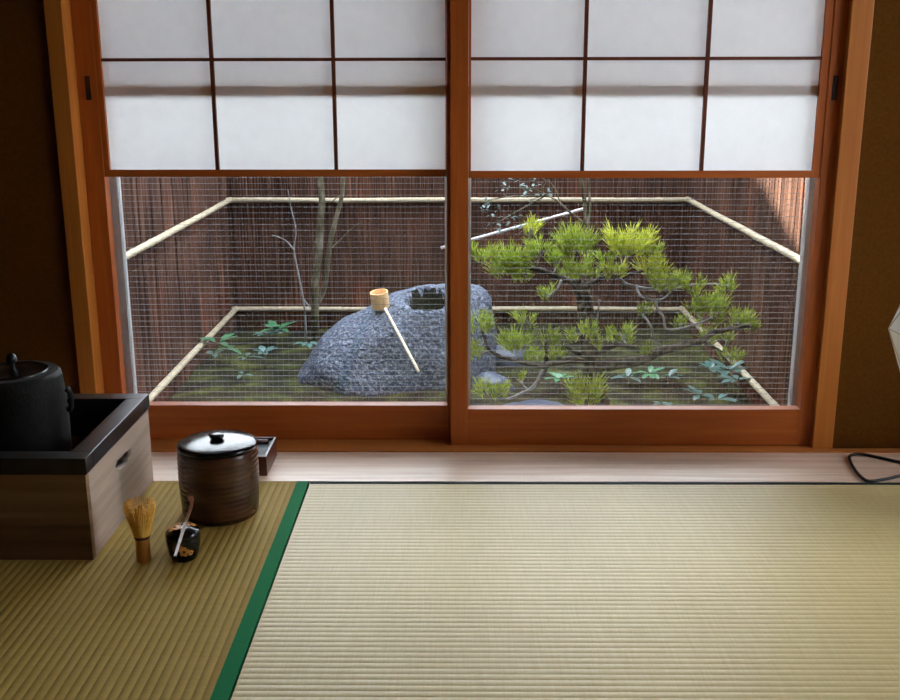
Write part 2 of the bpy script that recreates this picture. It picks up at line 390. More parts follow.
def shoji(name, label, x0, x1, y0, sl, sr, kum, rail_z, pull_x):
    """x0..x1 outer, sl/sr inner edges of the stiles, kum = x of the thin verticals"""
    d = thing(name, ((x0 + x1) / 2, y0, 0.003), label, 'sliding door', kind='structure')
    T = 0.034; zb = 0.0045; zt = Z_HEAD - 0.004
    obj('stile', box(B(), x0, sl, y0, y0 + T, zb, zt, 0.0015), M['cedar_z'], d)
    obj('stile', box(B(), sr, x1, y0, y0 + T, zb, zt, 0.0015), M['cedar_z'], d)
    obj('bottom_rail', box(B(), sl, sr, y0 + 0.001, y0 + T - 0.001, zb, rail_z, 0.0012), M['cedar_x'], d)
    obj('top_rail', box(B(), sl, sr, y0 + 0.001, y0 + T - 0.001, zt - 0.04, zt, 0.0012), M['cedar_x'], d)
    # fixed upper panel: its rail and paper show through the raised sash
    obj('fixed_rail', box(B(), sl, sr, y0 + 0.0138, y0 + 0.0262, Z_F0, Z_F1), M['thin_rail'], d)
    obj('fixed_paper', box(B(), sl, sr, y0 + 0.0265, y0 + 0.0269, Z_F1, zt - 0.04), M['paper'], d)
    obj('glass', box(B(), sl, sr, y0 + 0.025, y0 + 0.028, rail_z, Z_F0), M['glass'], d)
    # raised sash
    s = bpy.data.objects.new('raised_sash', None); COL.objects.link(s); s.parent = d; ORIGIN[s.name] = ORIGIN[d.name]
    a, b_ = y0 + 0.002, y0 + 0.013
    fl, fr = kum[0], kum[-1]
    sl2, sr2 = sl + 0.0005, sr - 0.0005
    bm = B(); box(bm, sl2, fl, a, b_, Z_SASH, zt - 0.05); box(bm, fr, sr2, a, b_, Z_SASH, zt - 0.05)
    obj('sash_stile', bm, M['cedar_z'], s)
    bm = B(); box(bm, fl, fr, a, b_, Z_SASH, Z_BAR); box(bm, fl, fr, a, b_, zt - 0.07, zt - 0.05)
    obj('sash_rail', bm, M['cedar_x'], s)
    bm = B()
    for x in kum[1:-1]: box(bm, x - 0.0042, x + 0.0042, a + 0.002, b_, Z_BAR, zt - 0.07)
    z = Z_K
    while z < zt - 0.1:
        box(bm, fl, fr, a + 0.0026, b_, z - 0.0036, z + 0.0036); z += K_STEP
    obj('lattice', bm, M['lattice_z'], s)
    obj('paper', box(B(), fl - 0.001, fr + 0.001, b_ + 0.0002, b_ + 0.0006, Z_SASH + 0.002, zt - 0.05), M['paper'], s)
    p = on_y(pull_x, 88, y0)
    obj('finger_pull', box(B(), p.x - 0.006, p.x + 0.006, y0 - 0.0012, y0 + 0.004, p.z - 0.027, p.z + 0.027, 0.001), M['pull'], d)
    return d

def xs(pts, y): return [on_y(px, py, y).x for px, py in pts]
rx0, rsl = xs([(450.5, 300), (468, 300)], Y_R)
rsr = on_y(820, 180, Y_R).x
rk = xs([(471, 100), (584.5, 100), (706, 100), (819, 100)], Y_R)
rk[0] = max(rk[0], rsl + 0.002); rk[-1] = min(rk[-1], rsr - 0.004)
shoji('door_2', 'right sliding paper door with raised lattice sash, in front of the left door', rx0, jr_in - 0.001, Y_R, rsl, rsr, rk, Z_RAIL, 835)
lsl = on_y(105, 185, Y_L).x
lx1 = on_y(466, 300, Y_L).x; lsr = on_y(447, 300, Y_L).x
lk = xs([(103.5, 100), (213, 100), (334, 100), (445.5, 100)], Y_L)
lk[0] = max(lk[0], lsl + 0.003); lk[-1] = min(lk[-1], lsr - 0.002)
zl = on_y(300, 405.5, Y_L).z
shoji('door_1', 'left sliding paper door with raised lattice sash, behind the right door', jl_in + 0.001, lx1, Y_L, lsl, lsr, lk, zl, 88)

# ------------------------------------------------------------------ aluminium windows with glass and insect screen
Y_A = 2.55
al_in = on_y(121, 185, Y_A + 0.03).x; ar_in = on_y(805, 190, Y_A + 0.064).x
am_l, am_r = on_y(445, 300, Y_A).x, on_y(471, 300, Y_A).x
za = 0.05
def alu_window(name, label, x0, x1, xi0, xi1, y0):
    d = thing(name, ((x0 + x1) / 2, y0, 0.003), label, 'window', kind='structure')
    bm = B()
    box(bm, x0, xi0, y0, y0 + 0.03, 0.0035, Z_HEAD, 0.002); box(bm, xi1, x1, y0, y0 + 0.03, 0.0035, Z_HEAD, 0.002)
    box(bm, xi0, xi1, y0, y0 + 0.03, 0.0035, za, 0.002); box(bm, xi0, xi1, y0, y0 + 0.03, Z_HEAD - 0.05, Z_HEAD, 0.002)
    obj('frame', bm, M['alu'], d)
    obj('glass', box(B(), xi0, xi1, y0 + 0.012, y0 + 0.016, za, Z_HEAD - 0.05), M['glass'], d)
    bm = B(); z = za + 0.008
    ys = y0 + 0.024
    while z < Z_HEAD - 0.06:
        box(bm, xi0, xi1, ys, ys + 0.0011, z - 0.00038, z + 0.00038); z += 0.0143
    x = xi0 + 0.007
    while x < xi1:
        box(bm, x - 0.0001, x + 0.0001, ys + 0.0011, ys + 0.0014, za, Z_HEAD - 0.05); x += 0.0143
    obj('insect_screen', bm, M['wire'], d)
alu_window('window_1', 'left aluminium window with insect screen behind the left paper door', jl_out + 0.006, am_r - 0.002, al_in, am_l, Y_A)
alu_window('window_2', 'right aluminium window with insect screen behind the right paper door', am_l + 0.002, jr_out - 0.006, am_r, ar_in, Y_A + 0.034)

# eave outside
structure('roof_eave', box(B(), XL - 0.4, XR + 0.4, 2.721, 3.0, ZC - 0.02, ZC + 0.06), M['ceiling'], 'short wooden eave over the garden side of the room', 'eave')

structure('shade_wall_upper', box(B(), XL - 0.4, XR + 0.4, 2.30, 2.715, ZC + 0.081, 5.2), M['plaster_ext'], 'unseen plastered upper storey added above the eave to shade the garden', 'wall')  # unseen storey added to keep skylight off the garden fences

# ------------------------------------------------------------------ tatami mats
def ridged(bm, x0, x1, y0, y1, z, axis, pitch=0.0155, amp=0.0011, per=8, thick=0.055):
    """top surface with rounded ridges running along AXIS, closed below"""
    lo, hi = (y0, y1) if axis == 'x' else (x0, x1)
    n = int((hi - lo) / pitch * per)
    a = []; b = []
    for i in range(n + 1):
        t = lo + (hi - lo) * i / n
        ph = ((t - lo) / pitch) % 1.0
        h = z - amp + amp * abs(math.sin(math.pi * ph)) ** 0.7
        if axis == 'x': a.append(bm.verts.new((x0, t, h))); b.append(bm.verts.new((x1, t, h)))
        else: a.append(bm.verts.new((t, y1, h))); b.append(bm.verts.new((t, y0, h)))
    for i in range(n): bm.faces.new((a[i], b[i], b[i + 1], a[i + 1]))
    lows = []
    for v in (a[0], b[0], b[-1], a[-1]):
        w_ = bm.verts.new((v.co.x, v.co.y, z - thick)); lows.append(w_)
    bm.faces.new(lows)
    bm.faces.new((a[0], lows[0], lows[1], b[0])); bm.faces.new((a[-1], b[-1], lows[2], lows[3]))
    bm.faces.new(a + [lows[3], lows[0]]); bm.faces.new(b[::-1] + [lows[1], lows[2]])
    return bm

g_l0, g_l1 = on_z(295, 482.5), on_z(212.4, 700)
g_r0, g_r1 = on_z(306.5, 482.5), on_z(230.5, 700)
gx_l = (g_l0.x + g_l1.x) / 2; gx_r = (g_r0.x + g_r1.x) / 2
Y_NEAR = 0.25
t = thing('tatami_mat', (gx_l, 1.2, -0.057), 'darker golden straw mat on the left with a green cloth border', 'mat')
obj('rush_cover', ridged(B(), XL + 0.01, gx_l, Y_NEAR, Y_MAT, 0.0, 'y', amp=0.0018), M['tatami_dim'], t)
bm = B()
# the border strip follows the mat's own slightly skewed edge
def strip(bm, pa, pb, pc, pd, z0, z1):
    lo = [bm.verts.new((p.x, p.y, z0)) for p in (pa, pb, pc, pd)]; hi = [bm.verts.new((p.x, p.y, z1)) for p in (pa, pb, pc, pd)]
    bm.faces.new(hi); bm.faces.new(lo[::-1])
    for i in range(4): bm.faces.new((lo[i], lo[(i + 1) % 4], hi[(i + 1) % 4], hi[i]))
strip(bm, Vector((gx_l, Y_NEAR, 0)), Vector((gx_r, Y_NEAR, 0)), Vector((gx_r, Y_MAT, 0)), Vector((gx_l, Y_MAT, 0)), -0.05, 0.0006)
obj('border', bm, M['green_border'], t)['label'] = 'green cloth border'
x0 = gx_r + 0.004
t = thing('tatami_mat', ((x0 + XR) / 2, 1.2, -0.057), 'pale straw mat on the right with a thin black strip at the back', 'mat')
obj('rush_cover', ridged(B(), x0, XR - 0.01, Y_NEAR, Y_MAT - 0.013, -0.0005, 'x'), M['tatami_pale'], t)
obj('border', box(B(), x0, XR - 0.01, Y_MAT - 0.0125, Y_MAT, -0.05, -0.0002, 0.001), M['dark_edge'], t)['label'] = 'thin black edge strip'
t = thing('tatami_mat', (0.2, -0.7, -0.057), 'straw mat behind the camera', 'mat')
obj('rush_cover', ridged(B(), XL + 0.01, XR - 0.01, YB + 0.01, Y_NEAR - 0.004, -0.0005, 'x', per=4), M['tatami_pale'], t)

# ------------------------------------------------------------------ hearth box
fx = on_z(94, 560).x; fy0 = on_z(94, 560).y; fy1 = on_z(153, 480.5).y
rx = (fx + on_z(153, 480.5).x) / 2
W = fy1 - fy0 + 0.005
lx = rx - W
HZ, HR = 0.172, 0.204
t = thing('hearth_box', ((lx + rx) / 2, (fy0 + fy1) / 2, 0), 'square wooden hearth box with a black lacquered rim, holding the iron kettle', 'hearth')
th = 0.016
def plate_with_hole(outer, inner, thick):
    cu = bpy.data.curves.new('outline', 'CURVE'); cu.dimensions = '2D'; cu.fill_mode = 'BOTH'; cu.extrude = thick / 2
    for loop in (outer, inner):
        sp = cu.splines.new('POLY'); sp.points.add(len(loop) - 1); sp.use_cyclic_u = True
        for p, q in zip(sp.points, loop): p.co = (q[0], q[1], 0, 1)
    o = bpy.data.objects.new('outline', cu)
    me = bpy.data.meshes.new_from_object(o)
    bm = B(); bm.from_mesh(me)
    bpy.data.objects.remove(o); bpy.data.curves.remove(cu); bpy.data.meshes.remove(me)
    bmesh.ops.remove_doubles(bm, verts=bm.verts, dist=1e-6)
    return bm
def on_x(px, py, x):
    d = ray(px, py); s = x / d.x
    return Vector((x, d.y * s, H + d.z * s))
hole_px = [(117, 466), (118.5, 460), (122, 457.5), (125.5, 453), (129.3, 449.5), (129.8, 455), (127, 458), (127.3, 461), (124, 465), (120.5, 468)]
hole = []
for p in hole_px:
    q = on_x(123.5 + (p[0] - 123.5) * 1.25, 459 + (p[1] - 459) * 1.15, rx); hole.append((q.y, q.z))
bm = plate_with_hole([(fy0 + th, 0.0), (fy1, 0.0), (fy1, HZ), (fy0 + th, HZ)], hole, th)
for v in bm.verts: v.co = Vector((rx - th / 2 + v.co.z, v.co.x, v.co.y))
obj('side_panel', bm, M['kiri_y'], t)
obj('side_panel', box(B(), lx, lx + th, fy0 + th, fy1, 0, HZ, 0.001), M['kiri_y'], t)
obj('front_panel', box(B(), lx, rx, fy0, fy0 + th, 0, HZ, 0.001), M['kiri_shaded'], t)
obj('back_panel', box(B(), lx + th, rx - th, fy1 - th, fy1, 0, HZ), M['kiri_x'], t)
obj('bottom_panel', box(B(), lx + th, rx - th, fy0 + th, fy1 - th, 0.004, 0.014), M['kiri_x'], t)
rw = 0.036; ov = 0.004
bm = B()
box(bm, lx - ov, rx + ov, fy0 - ov, fy0 + rw, HZ, HR, 0.002); box(bm, lx - ov, rx + ov, fy1 - rw, fy1 + ov, HZ, HR, 0.002)
box(bm, lx - ov, lx + rw, fy0 + rw, fy1 - rw, HZ, HR, 0.002); box(bm, rx - rw, rx + ov, fy0 + rw, fy1 - rw, HZ, HR, 0.002)
obj('rim', bm, M['black_rim'], t)['label'] = 'black lacquered rim'
bm = B()
a = 0.0185
box(bm, lx + th + 0.001, lx + rw, fy0 + th + 0.001, fy1 - th - 0.001, 0.10, HZ); box(bm, rx - rw, rx - th - 0.001, fy0 + th + 0.001, fy1 - th - 0.001, 0.10, HZ)
box(bm, lx + rw, rx - rw, fy0 + th + 0.001, fy0 + rw, 0.10, HZ); box(bm, lx + rw, rx - rw, fy1 - rw, fy1 - th - 0.001, 0.10, HZ)
obj('lining', bm, M['black_rim'], t)
bm = B()
n = 24
gx0, gx1, gy0, gy1 = lx + th + 0.002, rx - th - 0.002, fy0 + th + 0.002, fy1 - th - 0.002
cxk, cyk = (lx + rx) / 2, (fy0 + fy1) / 2
grid = []
for i in range(n + 1):
    for j in range(n + 1):
        x = gx0 + (gx1 - gx0) * i / n; y = gy0 + (gy1 - gy0) * j / n
        r = math.hypot(x - cxk, y - cyk)
        grid.append(bm.verts.new((x, y, 0.098 + 0.022 * min(1, max(0, (r - 0.09) / 0.09)) + 0.004 * noise.noise(Vector((x * 20, y * 20, 0))))))
for i in range(n):
    for j in range(n):
        bm.faces.new((grid[i * (n + 1) + j], grid[(i + 1) * (n + 1) + j], grid[(i + 1) * (n + 1) + j + 1], grid[i * (n + 1) + j + 1]))
obj('ash_bed', bm, M['ash'], t, True)['label'] = 'dark brown ash inside the box'

# ------------------------------------------------------------------ kettle
kc = on_y(13, 372, cyk); kx = kc.x
KT = 0.098
t = thing('iron_kettle', (kx, cyk, KT), 'dark cast iron kettle with a round lid sitting in the hearth box', 'kettle')
kr = on_y(68, 440, cyk).x - kx
prof = [(0, 0), (0.06, 0), (kr * 0.92, 0.012), (kr * 1.0, 0.05), (kr * 1.01, 0.10), (kr * 0.985, 0.17), (kr * 0.945, 0.203), (kr * 0.93, 0.209), (kr * 0.88, 0.214), (kr * 0.72, 0.2155), (0.072, 0.216), (0.069, 0.212)]
bm = lathe(B(), (kx, cyk, KT), prof, 64)
obj('body', bm, M['iron'], t, 'auto')
bm = lathe(B(), (kx, cyk, KT), [(0.0685, 0.205), (0.0685, 0.2145), (0.066, 0.218), (0.058, 0.219), (0.052, 0.2165), (0.03, 0.219), (0.012, 0.222), (0, 0.223)], 48)
lid = obj('lid', bm, M['iron_dark'], t, 'auto')
bm = lathe(B(), (kx, cyk, KT), [(0.004, 0.220), (0.0045, 0.230), (0.009, 0.235), (0.011, 0.241), (0.008, 0.248), (0.003, 0.252), (0, 0.253)], 20)
obj('knob', bm, M['iron_dark'], lid, True)
for s in (1, -1):
    bm = B()
    c = Vector((kx + s * kr * 1.0, cyk, KT + 0.155))
    ring = [c + Vector((s * (0.006 + 0.010 * math.sin(a)), 0.004 * math.cos(a * 2), 0.021 * math.cos(a))) for a in [math.pi * k / 10 for k in range(11)]]
    tube(bm, ring, [0.007, 0.006, 0.005, 0.0055, 0.005, 0.0055, 0.005, 0.0055, 0.005, 0.006, 0.007], 10)
    tube(bm, [c + Vector((s * 0.012, -0.008, -0.002)), c + Vector((s * 0.016, 0.008, 0.004))], 0.004, 8)
    obj('lug', bm, M['iron'], t, True)

# ------------------------------------------------------------------ water jar
jf = on_z(219, 528)
jr = 39.0 / F * ((jf.y + 0.08) * math.cos(R(PITCH)) + H * math.sin(R(PITCH)))
jc = Vector((on_z(219, 517).x, jf.y + jr * 0.94, 0))
JH = 0.150
t = thing('water_jar', jc, 'brown glazed cylindrical water jar with a shiny black lid', 'jar')
prof = [(0, 0.0), (jr * 0.86, 0), (jr * 0.93, 0.004), (jr * 0.955, 0.012)]
z = 0.012
while z < JH - 0.012:
    k = (z - 0.012) / (JH - 0.024)
    base = jr * (0.955 + 0.05 * math.sin(min(1, k * 1.4) * math.pi / 2) - 0.02 * max(0, k - 0.6))
    prof.append((base + 0.00045 * math.sin(z * 2 * math.pi / 0.0105), z)); z += 0.0021
prof += [(jr * 0.985, JH - 0.008), (jr * 0.965, JH - 0.004), (jr * 0.93, JH - 0.003), (jr * 0.92, JH - 0.02), (jr * 0.9, 0.02), (0, 0.018)]
obj('body', lathe(B(), jc, prof, 72), M['glaze'], t, True)
prof = [(0, JH - 0.003), (jr * 0.90, JH - 0.003), (jr * 0.985, JH - 0.002), (jr * 1.0, JH + 0.002), (jr * 0.985, JH + 0.0055), (jr * 0.9, JH + 0.0085), (jr * 0.6, JH + 0.0115), (jr * 0.3, JH + 0.013), (0, JH + 0.0133)]
lid = obj('lid', lathe(B(), jc, prof, 72), M['black_lacquer'], t, True)
bm = lathe(B(), jc + Vector((0, 0, JH + 0.0125)), [(0.0105, -0.001), (0.0110, 0.0015), (0.0142, 0.004), (0.0156, 0.0065), (0.0150, 0.0092), (0.0128, 0.0112), (0.009, 0.0124), (0.0045, 0.013), (0, 0.0132)], 40)
obj('knob', bm, M['black_lacquer'], lid, True)

# ------------------------------------------------------------------ writing box behind the jar
p0 = on_z(267, 476); p1 = on_z(278.6, 452.5)
bx1 = (p0.x + p1.x) / 2; bx0 = bx1 - 0.17; by0, by1 = p0.y, p0.y + 0.135; bh = 0.047
t = thing('tray_box', ((bx0 + bx1) / 2, (by0 + by1) / 2, 0), 'small dark wooden tray box on the pale floorboard behind the water jar', 'box')
bm = B(); wt = 0.005
box(bm, bx0, bx1, by0, by0 + wt, 0, bh, 0.0006); box(bm, bx0, bx1, by1 - wt, by1, 0, bh, 0.0006)
box(bm, bx0, bx0 + wt, by0 + wt, by1 - wt, 0, bh, 0.0006); box(bm, bx1 - wt, bx1, by0 + wt, by1 - wt, 0, bh, 0.0006)
obj('wall_panel', bm, M['tray_x'], t)
obj('bottom_panel', box(B(), bx0 + wt, bx1 - wt, by0 + wt, by1 - wt, 0.0005, 0.006), M['tray_x'], t)
obj('inner_tray', box(B(), bx0 + wt + 0.001, bx1 - wt - 0.001, by0 + wt + 0.001, by1 - wt - 0.001, 0.006, bh - 0.006), M['felt_grey'], t)['label'] = 'grey inner tray'
q = on_z(258, 443, bh - 0.004)
t = tag(obj('brush_stick', tube(B(), [(bx1 - 0.105, q.y - 0.002, bh - 0.0003), (bx1 - 0.06, q.y, bh - 0.0003), (bx1 - 0.014, q.y + 0.002, bh - 0.0003)], [0.0045, 0.0055, 0.0055], 14), M['tray_x'], None, True),
    'short dark rounded stick lying in the small tray box', 'stick')

# ------------------------------------------------------------------ whisk
wc = on_z(144, 560.5)
t = thing('tea_whisk', wc, 'golden bamboo tea whisk standing upright on its handle', 'whisk')
WR = 0.0135
HH = 0.047
obj('handle', lathe(B(), wc, [(0, 0), (WR * 0.95, 0), (WR, 0.002), (WR * 0.98, 0.02), (WR, HH - 0.002), (WR * 0.95, HH), (0, HH)], 28), M['bamboo_tool'], t, 'auto')
obj('binding', lathe(B(), wc, [(WR * 1.0, HH - 0.001), (WR * 1.12, HH + 0.001), (WR * 1.15, HH + 0.003), (WR * 1.1, HH + 0.005), (WR * 0.9, HH + 0.006)], 28), M['thread'], t, True)
bm = B(); L = 0.122
for k in range(78):
    a = 2 * math.pi * k / 78; j = rng.uniform(-.06, .06)
    pts = []
    for u, r in ((0, WR * 0.98), (0.3, 0.018), (0.6, 0.0245), (0.82, 0.0285), (0.94, 0.0275), (1.0, 0.0225)):
        pts.append(wc + Vector((r * math.cos(a + j * u), r * math.sin(a + j * u), HH + (L - HH - 0.002 + rng.uniform(-.002, .002)) * u)))
    tube(bm, pts, [0.0008, 0.0008, 0.0007, 0.0006, 0.0005, 0.0004], 4)
obj('outer_tines', bm, M['tines'], t)
bm = B()
for k in range(46):
    a = 2 * math.pi * k / 46
    pts = []
    for u, r in ((0, 0.010), (0.4, 0.009), (0.75, 0.010), (1.0, 0.006)):
        pts.append(wc + Vector((r * math.cos(a), r * math.sin(a), HH + (0.062) * u)))
    tube(bm, pts, 0.0008, 4)
obj('inner_tines', bm, M['bamboo_tool'], t)

# ------------------------------------------------------------------ tea caddy
nb = on_z(184.5, 558)
nc = Vector((nb.x, nb.y, 0)); NR = 0.0325; NH = 0.066
t = thing('tea_caddy', nc, 'small black lacquer tea caddy with gold flowers, under the tea scoop', 'caddy')
obj('body', lathe(B(), nc, [(0, 0.0015), (NR * 0.55, 0.001), (NR * 0.62, 0), (NR * 0.74, 0.003), (NR * 0.86, 0.014), (NR * 0.95, 0.03), (NR * 0.985, 0.043), (NR * 0.97, 0.044), (0, 0.044)], 56), M['black_lacquer'], t, 'auto')
def lid_z(r): return NH - 0.010 * (r / NR) ** 4 - 0.0015 * (r / NR) ** 2
lid = obj('lid', lathe(B(), nc, [(NR * 0.97, 0.0442), (NR * 1.0, 0.0444), (NR * 1.0, 0.050), (NR * 0.985, 0.0545), (NR * 0.93, lid_z(NR * 0.93)), (NR * 0.8, lid_z(NR * 0.8)), (NR * 0.5, lid_z(NR * 0.5)), (NR * 0.25, lid_z(NR * 0.25)), (0, NH)], 56), M['black_lacquer'], t, True)
# gold blossoms: thin raised petals following the surface
bm = B()
def blossom(bm, fn, size, petals=5, rot=0.0):
    for k in range(petals):
        a = rot + 2 * math.pi * k / petals
        ctr = (math.cos(a) * size * 0.62, math.sin(a) * size * 0.62)
        loop = [bm.verts.new(fn(ctr[0] + size * 0.42 * math.cos(2 * math.pi * i / 10), ctr[1] + size * 0.42 * math.sin(2 * math.pi * i / 10))) for i in range(10)]
        c = bm.verts.new(fn(*ctr))
        for i in range(10): bm.faces.new((c, loop[i], loop[(i + 1) % 10]))
def top_fn(ox, oy):
    def f(u, v):
        x, y = ox + u, oy + v; r = min(math.hypot(x, y), NR * 0.95)
        return Vector((nc.x + x, nc.y + y, lid_z(r) + 0.0006))
    return f
for ox, oy, s in ((-0.013, -0.006, 0.013), (0.012, 0.011, 0.012), (-0.006, 0.016, 0.010)):
    blossom(bm, top_fn(ox, oy), s, rot=ox * 60)
obj('gold_blossoms', bm, M['gold'], lid)
bm = B()
def body_r(z):
    pts = [(0.003, 0.74), (0.014, 0.86), (0.03, 0.95), (0.043, 0.985)]
    for (a, ra), (b, rb) in zip(pts, pts[1:]):
        if z <= b: return NR * (ra + (rb - ra) * (z - a) / (b - a))
    return NR * 0.985
def side_fn(ang, zc):
    def f(u, v):
        z = zc + v; a = ang + u / NR; r = body_r(z) + 0.0006
        return Vector((nc.x + r * math.cos(a), nc.y + r * math.sin(a), z))
    return f
for ang, zc, s in ((-74, 0.026, 0.0105), (-102, 0.031, 0.007), (-50, 0.022, 0.006), (-84, 0.036, 0.004)):
    blossom(bm, side_fn(R(ang), zc), s, rot=ang)
obj('gold_blossoms', bm, M['gold'], t)

# ------------------------------------------------------------------ tea scoop across the caddy
zs = NH + 0.0018
a0 = on_z(175, 556.5, zs); a1 = on_z(186.7, 519, zs + 0.0005)
dirv = (a1 - a0).normalized()
bm = B()
path = [a0, a0 + dirv * 0.05, a0 + dirv * 0.10, a0 + dirv * 0.15]
tipb = on_y(191.5, 505, (a0 + dirv * 0.185).y); tip = on_y(190.3, 496.8, tipb.y + 0.006)
path += [tipb, tip]
path = smooth_path(path, 4)
for i, p in enumerate(path): pass
prev = None
side = Vector((dirv.y, -dirv.x, 0)).normalized()
up = Vector((0, 0, 1))
rings = []
for i, p in enumerate(path):
    u = i / (len(path) - 1)
    hw = 0.0024 + 0.0006 * u + (0.0022 if u > 0.85 else 0.0)
    d = (path[min(i + 1, len(path) - 1)] - path[max(i - 1, 0)]).normalized(); nn = side.cross(d).normalized()
    rings.append([bm.verts.new(p + side * sx * hw + nn * sz * 0.0011) for sx, sz in ((-1, -1), (1, -1), (1, 1), (-1, 1))])
for r0, r1 in zip(rings, rings[1:]):
    for k in range(4): bm.faces.new((r0[k], r0[(k + 1) % 4], r1[(k + 1) % 4], r1[k]))
bm.faces.new(rings[0][::-1]); bm.faces.new(rings[-1])
tag(obj('tea_scoop', bm, M['scoop'], None, 'auto', loc=a0), 'thin brown bamboo tea scoop laid across the black tea caddy', 'scoop')

# ------------------------------------------------------------------ paper lantern and its cord
lv = on_y(888.5, 325.6, 2.02)
LR = 0.19
lv.z -= 0.016; lc = Vector((lv.x + LR + 0.014, 2.02, 0))
t = thing('paper_lantern', lc, 'white faceted paper floor lantern at the right edge', 'lantern')
bm = B(); n = 12
prof = [(0.10, lv.z - 0.245), (0.150, lv.z - 0.12), (LR, lv.z), (0.146, lv.z + 0.115), (0.07, lv.z + 0.19)]
rings = []
for i, (r, z) in enumerate(prof):
    off = math.pi + 0.3 + (0 if i % 2 == 0 else math.pi / n)
    rings.append([bm.verts.new(lc + Vector((r * math.cos(off + 2 * math.pi * k / n), r * math.sin(off + 2 * math.pi * k / n), z))) for k in range(n)])
for i, (a, b_) in enumerate(zip(rings, rings[1:])):
    for k in range(n):
        if i % 2 == 0:
            bm.faces.new((a[k], a[(k + 1) % n], b_[k])); bm.faces.new((a[(k + 1) % n], b_[(k + 1) % n], b_[k]))
        else:
            bm.faces.new((a[k], b_[(k + 1) % n], b_[k])); bm.faces.new((a[k], a[(k + 1) % n], b_[(k + 1) % n]))
ribs = [(e_.verts[0].co.copy(), e_.verts[1].co.copy()) for e_ in bm.edges]
obj('shade', bm, M['paper_lamp'], t)
bm = B()
for p_, q_ in ribs: tube(bm, [p_, q_], 0.0013, 5)
obj('ribs', bm, M['paper_rib'], t)['label'] = 'thin folded ribs of the paper shade'
zb = lv.z - 0.245
obj('base', lathe(B(), lc, [(0, 0), (0.10, 0), (0.10, 0.018), (0.03, 0.022), (0.012, 0.03), (0.012, zb), (0.0, zb)], 32), M['tray_z'], t, 'auto')
bm = B()
for k in range(3):
    a = 2 * math.pi * k / 3
    tube(bm, [lc + Vector((0, 0, zb - 0.004)), lc + Vector((0.099 * math.cos(a), 0.099 * math.sin(a), zb + 0.002))], 0.002, 6)
obj('spokes', bm, M['tray_z'], t)
px = [(893, 483), (888, 478.6), (871, 481), (862.5, 478.2), (853.9, 468.4), (849.5, 458.3), (852.4, 454.8), (862.5, 454.2), (880, 457.7), (898.6, 461.7), (925, 466)]
pts = [on_z(x, y, 0.0042) for x, y in px]
pts = [Vector((lc.x - 0.06, lc.y + 0.09, 0.0042)), on_z(935, 479, 0.0042), on_z(905, 475.5, 0.0042)] + pts[1:]
pts += [Vector((1.4, 2.28, 0.0042)), Vector((1.9, 2.27, 0.0042))]
tag(obj('lamp_cord', tube(B(), smooth_path(pts, 6), 0.0036, 8), M['cord'], None, True), 'black cord looping over the pale floorboard at the right', 'cord')

# ================================================================== GARDEN
YF = 5.5
fxl = on_y(230, 200, YF).x; fxr = on_y(688, 202, YF).x
zru = on_y(450, 200, YF).z; zrl = on_y(450, 309, YF).z
G = -0.43
ZT = 0.92

def gz(x, y):
    return G + 0.035 * noise.noise(Vector((x * 1.4, y * 1.4, 3))) + 0.012 * noise.noise(Vector((x * 7, y * 7, 1)))
bm = B(); nx, ny = 90, 100
gx0, gx1, gy0, gy1 = fxl - 0.02, fxr + 0.02, 2.70, YF + 0.02
vs = [[bm.verts.new((gx0 + (gx1 - gx0) * i / nx, gy0 + (gy1 - gy0) * j / ny, 0)) for j in range(ny + 1)] for i in range(nx + 1)]
for r in vs:
    for v in r: v.co.z = gz(v.co.x, v.co.y)
for i in range(nx):
    for j in range(ny): bm.faces.new((vs[i][j], vs[i + 1][j], vs[i + 1][j + 1], vs[i][j + 1]))
structure('ground', bm, M['soil'], 'mossy dark earth of the small courtyard garden', 'ground', True)
bm = B(); box(bm, -14, 14, -8, 16, G - 0.3, G - 0.16)
structure('terrain', bm, M['soil'], 'bare earth around the house', 'ground')

